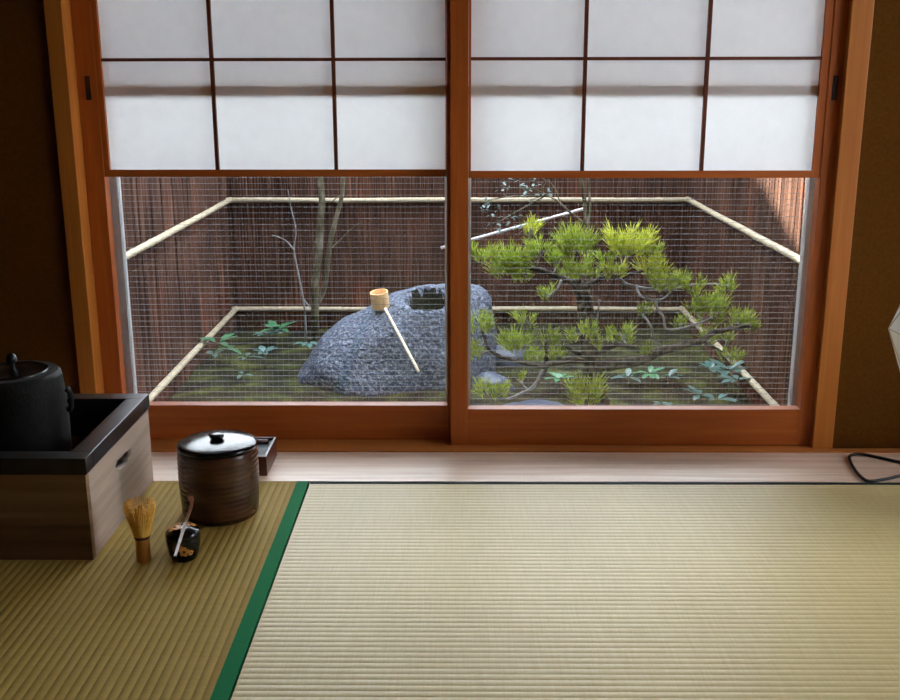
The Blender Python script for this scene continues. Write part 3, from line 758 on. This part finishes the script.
def bark_fence(name, label, A, C, nrm):
    """fence between A and C (xy), NRM points into the garden"""
    A, C, nrm = Vector(A), Vector(C), Vector(nrm)
    d = thing('bark_fence', (A.x, A.y, G - 0.05), label, 'fence')
    L = (C - A).length; u = (C - A) / L
    bm = B(); s = 0.0
    while s < L:
        wv = rng.uniform(0.007, 0.022); e = min(L, s + wv); off = rng.uniform(0.0, 0.008); bul = rng.uniform(0.002, 0.005)
        cols = []
        for f in (0.0, 0.5, 1.0):
            p = A + u * (s + (e - s) * f)
            col = []
            for kz in range(9):
                z = G - 0.06 + (ZT - G + 0.06) * kz / 8
                h = off + (bul if f == 0.5 else 0) + 0.004 * noise.noise(Vector((s * 9, z * 2.2, 5)))
                q = p + nrm * h
                col.append(bm.verts.new((q.x, q.y, z)))
            cols.append(col)
        for c0, c1 in zip(cols, cols[1:]):
            for kz in range(8): bm.faces.new((c0[kz], c1[kz], c1[kz + 1], c0[kz + 1]))
        s = e
    # solid backing boards
    q0, q1 = A - nrm * 0.03, C - nrm * 0.03
    lo = [bm.verts.new((p.x, p.y, G - 0.06)) for p in (A, C, q1, q0)]; hi = [bm.verts.new((p.x, p.y, ZT - 0.002)) for p in (A, C, q1, q0)]
    bm.faces.new(hi); bm.faces.new(lo[::-1])
    for i in range(4): bm.faces.new((lo[i], lo[(i + 1) % 4], hi[(i + 1) % 4], hi[i]))
    obj('bark_panel', bm, M['fence'], d)
    for z, r in ((zru, 0.0135), (zrl, 0.0135), (ZT - 0.06, 0.0135)):
        bm = B(); pts = []; rr = []
        s = 0.0; nxt = 0.2
        while s <= L + 1e-6:
            p = A + u * s + nrm * 0.026
            node = abs((s / 0.24) % 1.0 - 0.5) < 0.03
            pts.append((p.x, p.y, z + 0.003 * noise.noise(Vector((s * 2, z, 0))))); rr.append(r * (1.12 if node else 1.0) * (1 + 0.05 * noise.noise(Vector((s, z, 9)))))
            s += 0.012
        tube(bm, pts, rr, 10)
        obj('bamboo_rail', bm, M['bamboo'], d, True)['label'] = 'pale bamboo rail'
    return d
OFF = 0.026
bark_fence('bark_fence', 'dark bark fence with pale bamboo rails across the back of the garden', (fxl - OFF - 0.02, YF + OFF), (fxr + OFF + 0.02, YF + OFF), (0, -1))
nl = on_y(124, 263, 3.7)
bark_fence('bark_fence', 'dark bark fence with pale bamboo rails along the left side of the garden', (fxl - OFF, 2.73), (fxl - OFF, YF + OFF + 0.02), (1, 0))
bark_fence('bark_fence', 'bark fence on the right of the garden, with a sunlit corner', (fxr + OFF, 2.73), (fxr + OFF, YF + OFF + 0.02), (-1, 0))

# ------------------------------------------------------------------ basin rock
RY = 4.62
sil = [(296, 388), (302, 372), (312, 352), (326, 332), (345, 318), (370, 307), (395, 294), (415, 287.5), (440, 284), (462, 283.5), (478, 285), (488, 290), (493, 299), (494, 330)]
top = [on_y(px, py, RY) for px, py in sil]
rxa, rxb = top[0].x, top[-1].x + 0.004
def prof_at(x):
    if x <= top[0].x: return top[0].z
    for a, b_ in zip(top, top[1:]):
        if x <= b_.x: return a.z + (b_.z - a.z) * (x - a.x) / max(1e-6, b_.x - a.x)
    return top[-1].z
bc = (rxa + rxb) / 2; bw = (rxb - rxa) / 2
DEP = 0.27
hc = on_y(428, 297, RY - 0.03)
hrx, hry = 0.080, 0.075
t = thing('basin_rock', (bc, RY, G), 'large blue-grey boulder with a hollow water basin, under the ladle', 'rock')
bm = B()
bmesh.ops.create_icosphere(bm, subdivisions=6, radius=1.0)
for v in bm.verts:
    u, w_, h = v.co.x, v.co.y, v.co.z
    sgn = 1 if u >= 0 else -1
    x = bc + bw * sgn * abs(u) ** 0.75 if abs(u) > 0 else bc
    crest = prof_at(x)
    # ridge runs a little towards the back; front face slopes toward the viewer
    hh = min(1.0, max(0.0, h) / math.sqrt(max(1e-4, 1 - u * u))) ** 0.85 if h > 0 else 0
    y = RY + DEP * w_ * (1.0 + 0.12 * noise.noise(Vector((u * 2, w_ * 2, h * 2))))
    if h > 0:
        z = G - 0.02 + (crest - G + 0.02) * hh
    else:
        z = G - 0.02 + h * 0.07
    n1 = noise.fractal(Vector((x * 6, y * 6, z * 6)), 1.0, 2.0, 5)
    nrm = Vector((u, w_, max(h, 0) * 0.7 + 0.1)).normalized()
    amp = 0.014
    v.co = Vector((x, y, z)) + nrm * (n1 * amp)
# hollow for the water, cut into the sloping top near the crest
from mathutils.bvhtree import BVHTree
def hit(bvh, px, py):
    d = ray(px, py).normalized()
    return bvh.ray_cast(Vector((0, 0, H)), d)
bm.normal_update()
bv = BVHTree.FromBMesh(bm)
hc = hit(bv, 428, 298)[0]
hrx, hry, hs = 0.098, 0.080, 0.42
for v in bm.verts:
    if v.co.z > G + 0.2 and abs(v.co.x - hc.x) < 0.2 and abs(v.co.y - hc.y) < 0.2:
        e = math.hypot((v.co.x - hc.x) / hrx, (v.co.y - hc.y) / hry)
        if e < 1.5:
            rimz = hc.z + (v.co.y - hc.y) * hs
            if e < 1.0: v.co.z = rimz - 0.10 * min(1.0, (1 - e) * 6.0)
            else: v.co.z = rimz + (v.co.z - rimz) * min(1, (e - 1.0) / 0.5)
bm.normal_update()
ROCK = BVHTree.FromBMesh(bm)
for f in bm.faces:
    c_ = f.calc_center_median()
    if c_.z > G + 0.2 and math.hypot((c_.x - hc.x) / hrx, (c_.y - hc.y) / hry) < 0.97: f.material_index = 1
boulder = obj('boulder', bm, M['rock'], t, True)
boulder.data.materials.append(M['wet_shade_rock'])
bm = lathe(B(), (hc.x, hc.y + 0.004, hc.z - 0.034), [(hrx * 0.86, 0), (0, 0.0001)], 32)
obj('water', bm, M['water'], t)['label'] = 'dark water in the hollow'

def stone(px, py, w_, h_, y, label):
    c = on_y(px, py + h_ / 2, y); z0 = gz(c.x, c.y)
    k = y * 1.02 / F
    bm = B(); bmesh.ops.create_icosphere(bm, subdivisions=4, radius=1.0)
    seed = px
    for v in bm.verts:
        n1 = 1 + 0.22 * noise.noise(v.co * 1.6 + Vector((seed, 0, 0))) + 0.05 * noise.noise(v.co * 6 + Vector((seed, 0, 0)))
        v.co = Vector((c.x + v.co.x * n1 * w_ * k / 2, y + v.co.y * n1 * w_ * k / 2.6, z0 - 0.01 + max(-0.3, v.co.z) * n1 * h_ * k * 1.1))
    return tag(obj('garden_stone', bm, M['stone'], None, True, loc=(c.x, y, z0)), label, 'stone')
stone(504, 342, 52, 18, 4.75, 'flat bluish stone behind the left side of the pine')
stone(492, 364, 44, 18, 4.35, 'low bluish stone beside the right foot of the basin rock')
stone(540, 395, 84, 14, 4.05, 'long blue-grey stone at the foot of the pine nearest the window')

# ------------------------------------------------------------------ ladle on the rock
cupb = hit(ROCK, 381, 309)[0] + Vector((0, 0, 0.006))
cupt = cupb + Vector((-0.02, -0.02, 0.06))
t = thing('water_ladle', cupb, 'pale wooden water ladle lying on the sloping boulder', 'ladle')
axis = (cupt - cupb).normalized(); axis = Vector((-0.10, -0.14, 1)).normalized()
rot = Vector((0, 0, 1)).rotation_difference(axis).to_matrix()
cr = 0.040; ch = 0.074
bm = lathe(B(), (0, 0, 0), [(0, 0), (cr * 0.97, 0), (cr, 0.002), (cr, ch), (cr * 0.9, ch), (cr * 0.88, 0.006), (0, 0.006)], 32)
for v in bm.verts: v.co = rot @ v.co + cupb
obj('cup', bm, M['cup'], t, 'auto')
hh1 = hit(ROCK, 415.5, 368)
h1 = hh1[0] + hh1[1] * 0.012
h0 = cupb + axis * 0.035
h0 = h0 + (h1 - h0).normalized() * (cr * 0.95)
for k in range(12):                       # lift the handle until it clears the rock
    mids = [h0.lerp(h1, f) for f in (0.15, 0.3, 0.45, 0.6, 0.75, 0.9)]
    worst = 0
    for m_ in mids:
        loc_, nr_, _, _ = ROCK.find_nearest(m_)
        worst = min(worst, (m_ - loc_).dot(nr_) - 0.010)
    if worst >= 0: break
    h1 = h1 + hh1[1] * (-worst); h0 = h0 + hh1[1] * (-worst * 0.5)
obj('handle', tube(B(), smooth_path([h0, h0.lerp(h1, 0.5), h1], 4), [0.0065] * 9, 8), M['pale_stick'], t, True)

# ------------------------------------------------------------------ pine
PY = 3.92
t = thing('pine_tree', on_y(595, 402, PY), 'small gnarled garden pine with bright yellow-green needles', 'tree')
def P3(pts, y=PY, jitter=0.03, seed=0):
    r_ = random.Random(seed); out = []; off = 0
    for p in pts:
        dy = p[2] if len(p) > 2 else off
        out.append(on_y(p[0], p[1], y + dy)); off += r_.uniform(-jitter, jitter)
    return out
def limb(name, pts, r0, r1, mat, seed, y=PY, wob=0.004):
    path = smooth_path(P3(pts, y, 0.03, seed), 5)
    nn = len(path); out = []; rad = []
    for i, p in enumerate(path):
        u = i / (nn - 1)
        out.append(p + Vector((noise.noise(p * 30), noise.noise(p * 30 + Vector((9, 0, 0))), noise.noise(p * 30 + Vector((0, 9, 0))))) * wob)
        rad.append((r0 + (r1 - r0) * u) * (1 + 0.25 * noise.noise(p * 40)))
    obj(name, tube(B(), out, rad, 9), mat, t, True)
    return path
nodes = []
base = on_y(597, 404, PY)
nodes += limb('trunk', [(600, 412, 0), (597, 395, 0), (593, 372, 0), (589, 345, 0), (587, 318, 0), (584, 300, 0), (578, 284, 0)], 0.045, 0.026, M['bark'], 1)
LIMBS = [
 ([(578, 286, 0), (562, 278), (540, 270), (518, 266), (498, 262), (484, 254)], .014, .005, 'bark'),
 ([(580, 286, 0), (577, 265), (576, 246)], .012, .005, 'bark'),
 ([(582, 290, 0), (598, 280), (612, 275), (632, 274), (650, 268)], .011, .005, 'bark'),
 ([(612, 275, .03), (625, 262), (628, 248), (640, 242)], .007, .004, 'twig'),
 ([(615, 275, .02), (625, 283), (636, 287), (656, 289), (679, 288), (696, 284), (726, 285)], .007, .0035, 'twig'),
 ([(636, 288, .03), (643, 298), (656, 300), (667, 296), (676, 280)], .005, .003, 'twig'),
 ([(657, 300, .03), (657, 307), (663, 318), (667, 329), (684, 328), (697, 324), (712, 318)], .006, .004, 'twig'),
 ([(642, 315, .05), (651, 326), (653, 338), (659, 345)], .005, .004, 'twig'),
 ([(592, 366, 0), (615, 364), (642, 359), (659, 352), (684, 345), (701, 341), (716, 332), (735, 328), (750, 326)], .024, .006, 'bark'),
 ([(592, 352, -.02), (608, 348), (620, 344), (640, 348)], .016, .005, 'bark'),
 ([(701, 341, .0), (716, 348), (731, 358)], .007, .004, 'bark'),
 ([(590, 362, 0), (572, 360), (555, 363), (540, 366), (520, 362), (500, 356), (488, 348), (482, 330)], .013, .005, 'bark'),
 ([(548, 364, -.02), (540, 376), (532, 388), (515, 396), (500, 400)], .011, .004, 'twig'),
 ([(546, 363, .02), (547, 350), (545, 340)], .010, .004, 'bark'),
 ([(590, 356, .03), (576, 352), (565, 346), (560, 352)], .012, .005, 'bark'),
 ([(597, 385, -.02), (590, 396), (575, 398)], .008, .004, 'twig'),
 ([(562, 280, .0), (556, 290), (548, 298)], .006, .003, 'twig'),
 ([(600, 300, .02), (596, 330), (600, 345)], .004, .003, 'twig'),
]
for i, (pts, r0, r1, mt) in enumerate(LIMBS):
    nodes += limb('branch', pts, r0, r1, M[mt], 20 + i)

TUFTS = [(482, 246, 26, 22, 0), (510, 252, 38, 40, 0), (530, 222, 20, 17, 1), (541, 242, 28, 20, 0), (557, 251, 18, 22, 0), (527, 273, 18, 13, 0), (530, 256, 14, 14, 0),
 (577, 232, 36, 36, 0), (577, 262, 30, 24, 0), (608, 252, 22, 16, 0), (612, 265, 34, 18, 1), (626, 232, 32, 30, 1), (641, 234, 22, 26, 1), (651, 245, 20, 20, 0), (653, 260, 24, 26, 1),
 (664, 275, 28, 24, 0), (678, 273, 18, 22, 0), (694, 279, 22, 18, 0), (550, 288, 24, 16, 0), (646, 308, 12, 10, 0), (626, 248, 20, 14, 0), (729, 279, 18, 20, 0),
 (480, 317, 24, 24, 0), (477, 345, 18, 22, 0), (517, 332, 32, 28, 0), (526, 314, 20, 18, 0), (547, 333, 24, 18, 0), (581, 327, 34, 18, 0), (533, 352, 28, 20, 0), (557, 352, 22, 18, 0),
 (492, 384, 36, 20, 0), (519, 374, 18, 14, 0), (587, 385, 36, 30, 0), (604, 334, 14, 12, 0), (598, 342, 12, 10, 0), (621, 328, 26, 20, 0), (693, 298, 28, 26, 0), (714, 300, 28, 24, 0),
 (708, 314, 28, 16, 0), (738, 315, 30, 22, 0), (752, 320, 14, 16, 0), (707, 331, 28, 18, 0), (727, 332, 16, 18, 0), (649, 348, 16, 16, 0), (731, 353, 26, 16, 0), (680, 320, 20, 12, 0), (566, 272, 16, 14, 0), (592, 268, 16, 14, 0)]
PX = PY * 1.03 / F
def tuft(i, cx, cy, w_, h_, lit):
    dy = rng.uniform(-0.10, 0.10) if (cx, cy) not in ((581, 327), (587, 385), (604, 334), (598, 342)) else -0.11
    c = on_y(cx, cy + h_ * 0.38, PY + dy)
    near = min(nodes, key=lambda p: (p - c).length)
    Wm, Hm = w_ * PX * 0.84, h_ * PX * 0.95
    bm = B()
    shoots = max(4, int(w_ * h_ / 56)); big = max(0.034, min(0.085, Hm * 0.68))
    for s in range(shoots):
        b0 = c + Vector((rng.uniform(-0.42, 0.42) * Wm, rng.uniform(-0.42, 0.42) * Wm, rng.uniform(-0.40, 0.12) * Hm))
        ax = Vector(((b0.x - c.x) / Wm * 1.1, (b0.y - c.y) / Wm * 1.1 - 0.05, 1.0)).normalized()
        for k in range(18):
            d = (ax + Vector((rng.gauss(0, .33), rng.gauss(0, .33), rng.gauss(0, .18)))).normalized()
            ln = big * rng.uniform(0.6, 1.05)
            sidev = d.cross(Vector((rng.random(), rng.random(), rng.random()))).normalized(); s2 = d.cross(sidev)
            o = b0 + d * rng.uniform(0, 0.012) + ax * rng.uniform(-0.012, 0.02)
            r_ = 0.0013
            a_, b_, c_ = (bm.verts.new(o + sidev * r_), bm.verts.new(o - sidev * r_ * .5 + s2 * r_ * .87), bm.verts.new(o - sidev * r_ * .5 - s2 * r_ * .87))
            m_ = [bm.verts.new(v.co + d * ln * 0.7) for v in (a_, b_, c_)]
            tp = bm.verts.new(o + d * ln)
            q = (a_, b_, c_)
            for z_ in range(3):
                bm.faces.new((q[z_], q[(z_ + 1) % 3], m_[(z_ + 1) % 3], m_[z_])); bm.faces.new((m_[z_], m_[(z_ + 1) % 3], tp))
    f = obj('needle_tuft', bm, M['needles_lit' if lit else 'needles'], t)
    bm = B()
    tube(bm, [near, near.lerp(c, 0.5) + Vector((0, 0, -0.006)), c], [0.0035, 0.003, 0.0022], 6)
    for s in range(3):
        tube(bm, [near.lerp(c, 0.6), c + Vector((rng.uniform(-.35, .35) * Wm, rng.uniform(-.3, .3) * Wm, rng.uniform(0, .25) * Hm))], [0.002, 0.0014], 5)
    obj('twig', bm, M['twig'], f, True)
for i, a in enumerate(TUFTS): tuft(i, *a)

# ------------------------------------------------------------------ bare saplings and shrubs
def stem_tree(name, label, cat, y, stems, mat):
    b0 = on_y(stems[0][0][0][0], stems[0][0][0][1], y)
    d = thing(name, (b0.x, y, gz(b0.x, y)), label, cat)
    for k, (pts, r0, r1, nm) in enumerate(stems):
        path = smooth_path(P3(pts, y, 0.015, hash_(pts)), 5); nn = len(path)
        if nm == 'trunk' and k == 0: path = [Vector((path[0].x, path[0].y, gz(path[0].x, y) - 0.02))] + path; nn += 1
        obj(nm, tube(B(), path, [r0 + (r1 - r0) * i / (nn - 1) for i in range(nn)], 8), mat, d, True)
    return d
def hash_(pts): return int(pts[0][0] * 7 + pts[-1][1] * 3)
s1 = stem_tree('sapling', 'thin bare two-stemmed sapling by the back fence left of the ladle', 'tree', 5.2, [
 ([(315, 312), (315, 285), (319, 255), (320, 225), (322, 200), (319, 170), (316, 140), (318, 90)], .020, .014, 'trunk'),
 ([(318, 302), (325, 285), (329, 250), (335, 222), (342, 195), (344, 170), (350, 120)], .014, .009, 'stem'),
 ([(329, 250), (340, 240), (352, 228), (362, 222)], .004, .002, 'twig'),
 ([(321, 230), (316, 240), (311, 256)], .005, .003, 'twig'),
 ([(342, 195), (334, 200), (327, 214)], .004, .002, 'twig')], M['sapling'])
s2 = stem_tree('sapling', 'slender bare grey twig sapling left of the two-stemmed sapling', 'tree', 5.1, [
 ([(305, 313), (303, 298), (298, 272), (294, 250), (296, 230), (291, 208), (288, 190)], .006, .002, 'trunk'),
 ([(294, 250), (285, 240), (272, 235)], .004, .002, 'twig'),
 ([(303, 298), (308, 305), (311, 308)], .004, .003, 'twig')], M['twig'])
s3 = stem_tree('leafy_shrub', 'tall thin shrub with small teal leaves behind the top of the pine', 'shrub', 4.9, [
 ([(588, 330), (588, 270), (587, 235), (585, 205), (581, 178), (575, 130)], .012, .009, 'trunk'),
 ([(587, 240), (590, 205), (588, 178), (592, 130)], .007, .005, 'stem'),
 ([(583, 222), (570, 212), (556, 200), (545, 196), (530, 200)], .005, .002, 'branch'),
 ([(575, 216), (562, 206), (556, 190), (548, 180)], .003, .002, 'branch'),
 ([(556, 200), (536, 190), (520, 188), (505, 188)], .004, .002, 'branch'),
 ([(545, 196), (527, 206), (512, 214), (496, 224)], .004, .002, 'branch'),
 ([(540, 196), (515, 196), (490, 200), (484, 206)], .003, .002, 'branch'),
 ([(540, 190), (546, 182), (540, 176)], .003, .002, 'branch')], M['sapling'])

def leaf_quad(bm, p, d, up, ln, wd):
    d = d.normalized(); s = d.cross(up)
    if s.length < 1e-3: s = d.cross(Vector((1, 0, 0)))
    s.normalize(); n_ = s.cross(d)
    pr = [(0, 0.08), (0.3, 0.9), (0.6, 1.0), (0.85, 0.55), (1.0, 0.02)]
    L_ = []; R_ = []; C_ = []
    for u, w_ in pr:
        q = p + d * ln * u - n_ * (u ** 2) * ln * 0.22
        C_.append(bm.verts.new(q)); L_.append(bm.verts.new(q + s * wd * w_ / 2 + n_ * wd * w_ * .12)); R_.append(bm.verts.new(q - s * wd * w_ / 2 + n_ * wd * w_ * .12))
    for i in range(4):
        bm.faces.new((L_[i], L_[i + 1], C_[i + 1], C_[i])); bm.faces.new((C_[i], C_[i + 1], R_[i + 1], R_[i]))
bm = B()
for (cx, cy, rr, cnt) in [(487, 207, 7, 16), (505, 190, 5, 8), (525, 190, 7, 12), (532, 201, 6, 8), (503, 222, 9, 18), (516, 217, 6, 12), (492, 227, 5, 8), (520, 227, 6, 8), (537, 182, 8, 10), (549, 190, 5, 6), (510, 183, 6, 6)]:
    for k in range(cnt):
        p = on_y(cx + rng.gauss(0, rr * .6), cy + rng.gauss(0, rr * .5), 4.9 + rng.uniform(-.05, .05))
        leaf_quad(bm, p, Vector((rng.uniform(-1, 1), rng.uniform(-1, .3), rng.uniform(-.5, .8))), Vector((rng.uniform(-.4, .4), rng.uniform(-.4, .4), 1)), rng.uniform(.018, .032), rng.uniform(.010, .016))
obj('foliage', bm, M['leaf_blue'], s3, True)

# pale pole leaning through the garden
pa = on_y(441, 248, 5.0); pb = on_y(587, 208, 4.93)
tag(obj('garden_pole', tube(B(), [pa, pa.lerp(pb, .5), pb], [0.0075, 0.0075, 0.0075], 10), M['pole'], None, True, loc=pa), 'thin white pole slanting behind the top of the pine', 'pole')

# ------------------------------------------------------------------ ground plants
def ground_plant(px, py, y, cnt, ln, wd, lift, mat, label, group=None, name='ground_plant'):
    c = on_y(px, py, y); z0 = gz(c.x, c.y)
    d = thing(name, (c.x, c.y, z0), label, 'plant', group)
    base = Vector((c.x, c.y, z0 - 0.005)); crown = Vector((c.x, c.y, max(z0 + 0.01, c.z - ln * 0.2)))
    bm = B()
    for k in range(cnt):
        a = 2 * math.pi * k / cnt + rng.uniform(-.4, .4)
        o = crown + Vector((math.cos(a), math.sin(a), 0)) * ln * 0.15
        leaf_quad(bm, o, Vector((math.cos(a), math.sin(a), lift + rng.uniform(-.3, .4))), Vector((0, 0, 1)), ln * rng.uniform(.7, 1.1), wd * rng.uniform(.8, 1.1))
    obj('foliage', bm, mat, d, True)
    obj('stem', tube(B(), [base, base.lerp(crown, .5) + Vector((.004, 0, 0)), crown], [0.004, 0.003, 0.002], 6), M['sapling'], d, True)
ground_plant(218, 338, 4.75, 5, .10, .045, .35, M['leaf'], 'broad-leaved green plant standing by the left bamboo rail')
ground_plant(228, 346, 4.7, 5, .07, .035, .1, M['leaf'], 'lower green rosette just right of the broad-leaved plant')
ground_plant(214, 352, 4.55, 5, .05, .025, .3, M['leaf_blue'], 'small pale teal sprig below the broad-leaved plant')
ground_plant(246, 354, 4.6, 4, .07, .022, .1, M['leaf_blue'], 'narrow-leaved teal sprout between the rosette and the boulder')
ground_plant(277, 326, 5.15, 12, .09, .04, .4, M['leaf'], 'bushy green clump on the moss below the twig sapling')
ground_plant(267, 332, 5.05, 9, .07, .035, .3, M['leaf_blue'], 'dark teal clump left of the bushy green clump')
ground_plant(264, 350, 4.7, 6, .06, .03, .2, M['leaf_blue'], 'small teal tuft in front of the mossy clumps')
ground_plant(308, 341, 4.75, 6, .06, .03, .2, M['leaf_blue'], 'teal leaves at the left shoulder of the boulder')
ground_plant(243, 372, 4.35, 3, .05, .02, .2, M['leaf_blue'], 'single teal sprout on the bare ground nearest the window')
for (px_, py_, y_, n_, l_, m_, lb) in [
    (728, 366, 4.3, 8, .085, 'leaf_blue', 'bluish leafy plant covering the right lower bamboo rail'),
    (738, 377, 4.15, 7, .07, 'leaf_blue', 'teal leaves just below the plant on the right rail'),
    (711, 366, 4.4, 7, .07, 'leaf_blue', 'dusky bluish plant left of the right lower rail'),
    (700, 392, 4.05, 6, .06, 'leaf_blue', 'blue-white leaves low at the right by the window'),
    (717, 396, 4.05, 6, .07, 'leaf_blue', 'broad bluish leaves in the right front corner of the garden'),
    (650, 370, 4.4, 8, .07, 'leaf', 'green sprout on the moss right of the pine trunk'),
    (668, 374, 4.4, 6, .065, 'leaf_blue', 'teal sprout touching the green sprout right of the pine'),
    (628, 374, 4.4, 6, .07, 'leaf_blue', 'teal leaves nearest the pine trunk on the right'),
    (560, 376, 4.3, 8, .06, 'leaf', 'green leaves under the pine left of its trunk'),
    (662, 402, 4.0, 5, .05, 'leaf_blue', 'tiny bluish leaves at the window edge right of the pine')]:
    ground_plant(px_, py_, y_, n_, l_, l_ * .45, .3, M[m_], lb)

# ------------------------------------------------------------------ unseen block added beyond the left fence, shaped to limit the sun patch
t = thing('shade_block', (-4.6, 6, G - 0.16), 'unseen plastered block added beyond the left fence to shade the garden', 'house')
def shade_edge(y): return 3.86 + (y - 3.5) * 0.34
bm = B()
prof = [(2.2, G - 0.16), (10.5, G - 0.16), (10.5, shade_edge(7.0) - 1.2), (7.0, shade_edge(7.0)), (2.2, shade_edge(2.2))]
fa = [bm.verts.new((-4.0, y, z)) for y, z in prof]; fb = [bm.verts.new((-7.5, y, z)) for y, z in prof]
bm.faces.new(fa); bm.faces.new(fb[::-1])
for i in range(5): bm.faces.new((fa[i], fa[(i + 1) % 5], fb[(i + 1) % 5], fb[i]))
obj('walls', bm, M['plaster_ext'], t)

# ------------------------------------------------------------------ light
world = bpy.data.worlds.new('sky'); scene.world = world; world.use_nodes = True
nt = world.node_tree; nt.nodes.clear()
wo = N(nt, 'ShaderNodeOutputWorld'); bg = N(nt, 'ShaderNodeBackground')
bg.inputs['Color'].default_value = (0.87, 0.905, 1.0, 1); bg.inputs['Strength'].default_value = 3.4
nt.links.new(bg.outputs[0], wo.inputs[0])
sl = bpy.data.lights.new('sun', 'SUN'); so = bpy.data.objects.new('sun', sl); COL.objects.link(so)
sl.energy = 13.0; sl.angle = R(0.6); sl.color = (1.0, 0.93, 0.82)
e = R(35)
so.rotation_euler = Vector((math.cos(e), 0.0, -math.sin(e))).to_track_quat('-Z', 'Y').to_euler()
so.location = (-3, 4, 5)

# ------------------------------------------------------------------ render look
vs_ = scene.view_settings
vs_.view_transform = 'Standard'; vs_.look = 'None'; vs_.gamma = 1.0; vs_.use_curve_mapping = False
vs_.exposure = 1.62
cy = scene.cycles
cy.use_denoising = True
try: cy.denoiser = 'OPENIMAGEDENOISE'
except Exception: pass
cy.max_bounces = 10; cy.diffuse_bounces = 6; cy.glossy_bounces = 4; cy.transparent_max_bounces = 16; cy.transmission_bounces = 6
cy.sample_clamp_indirect = 6.0
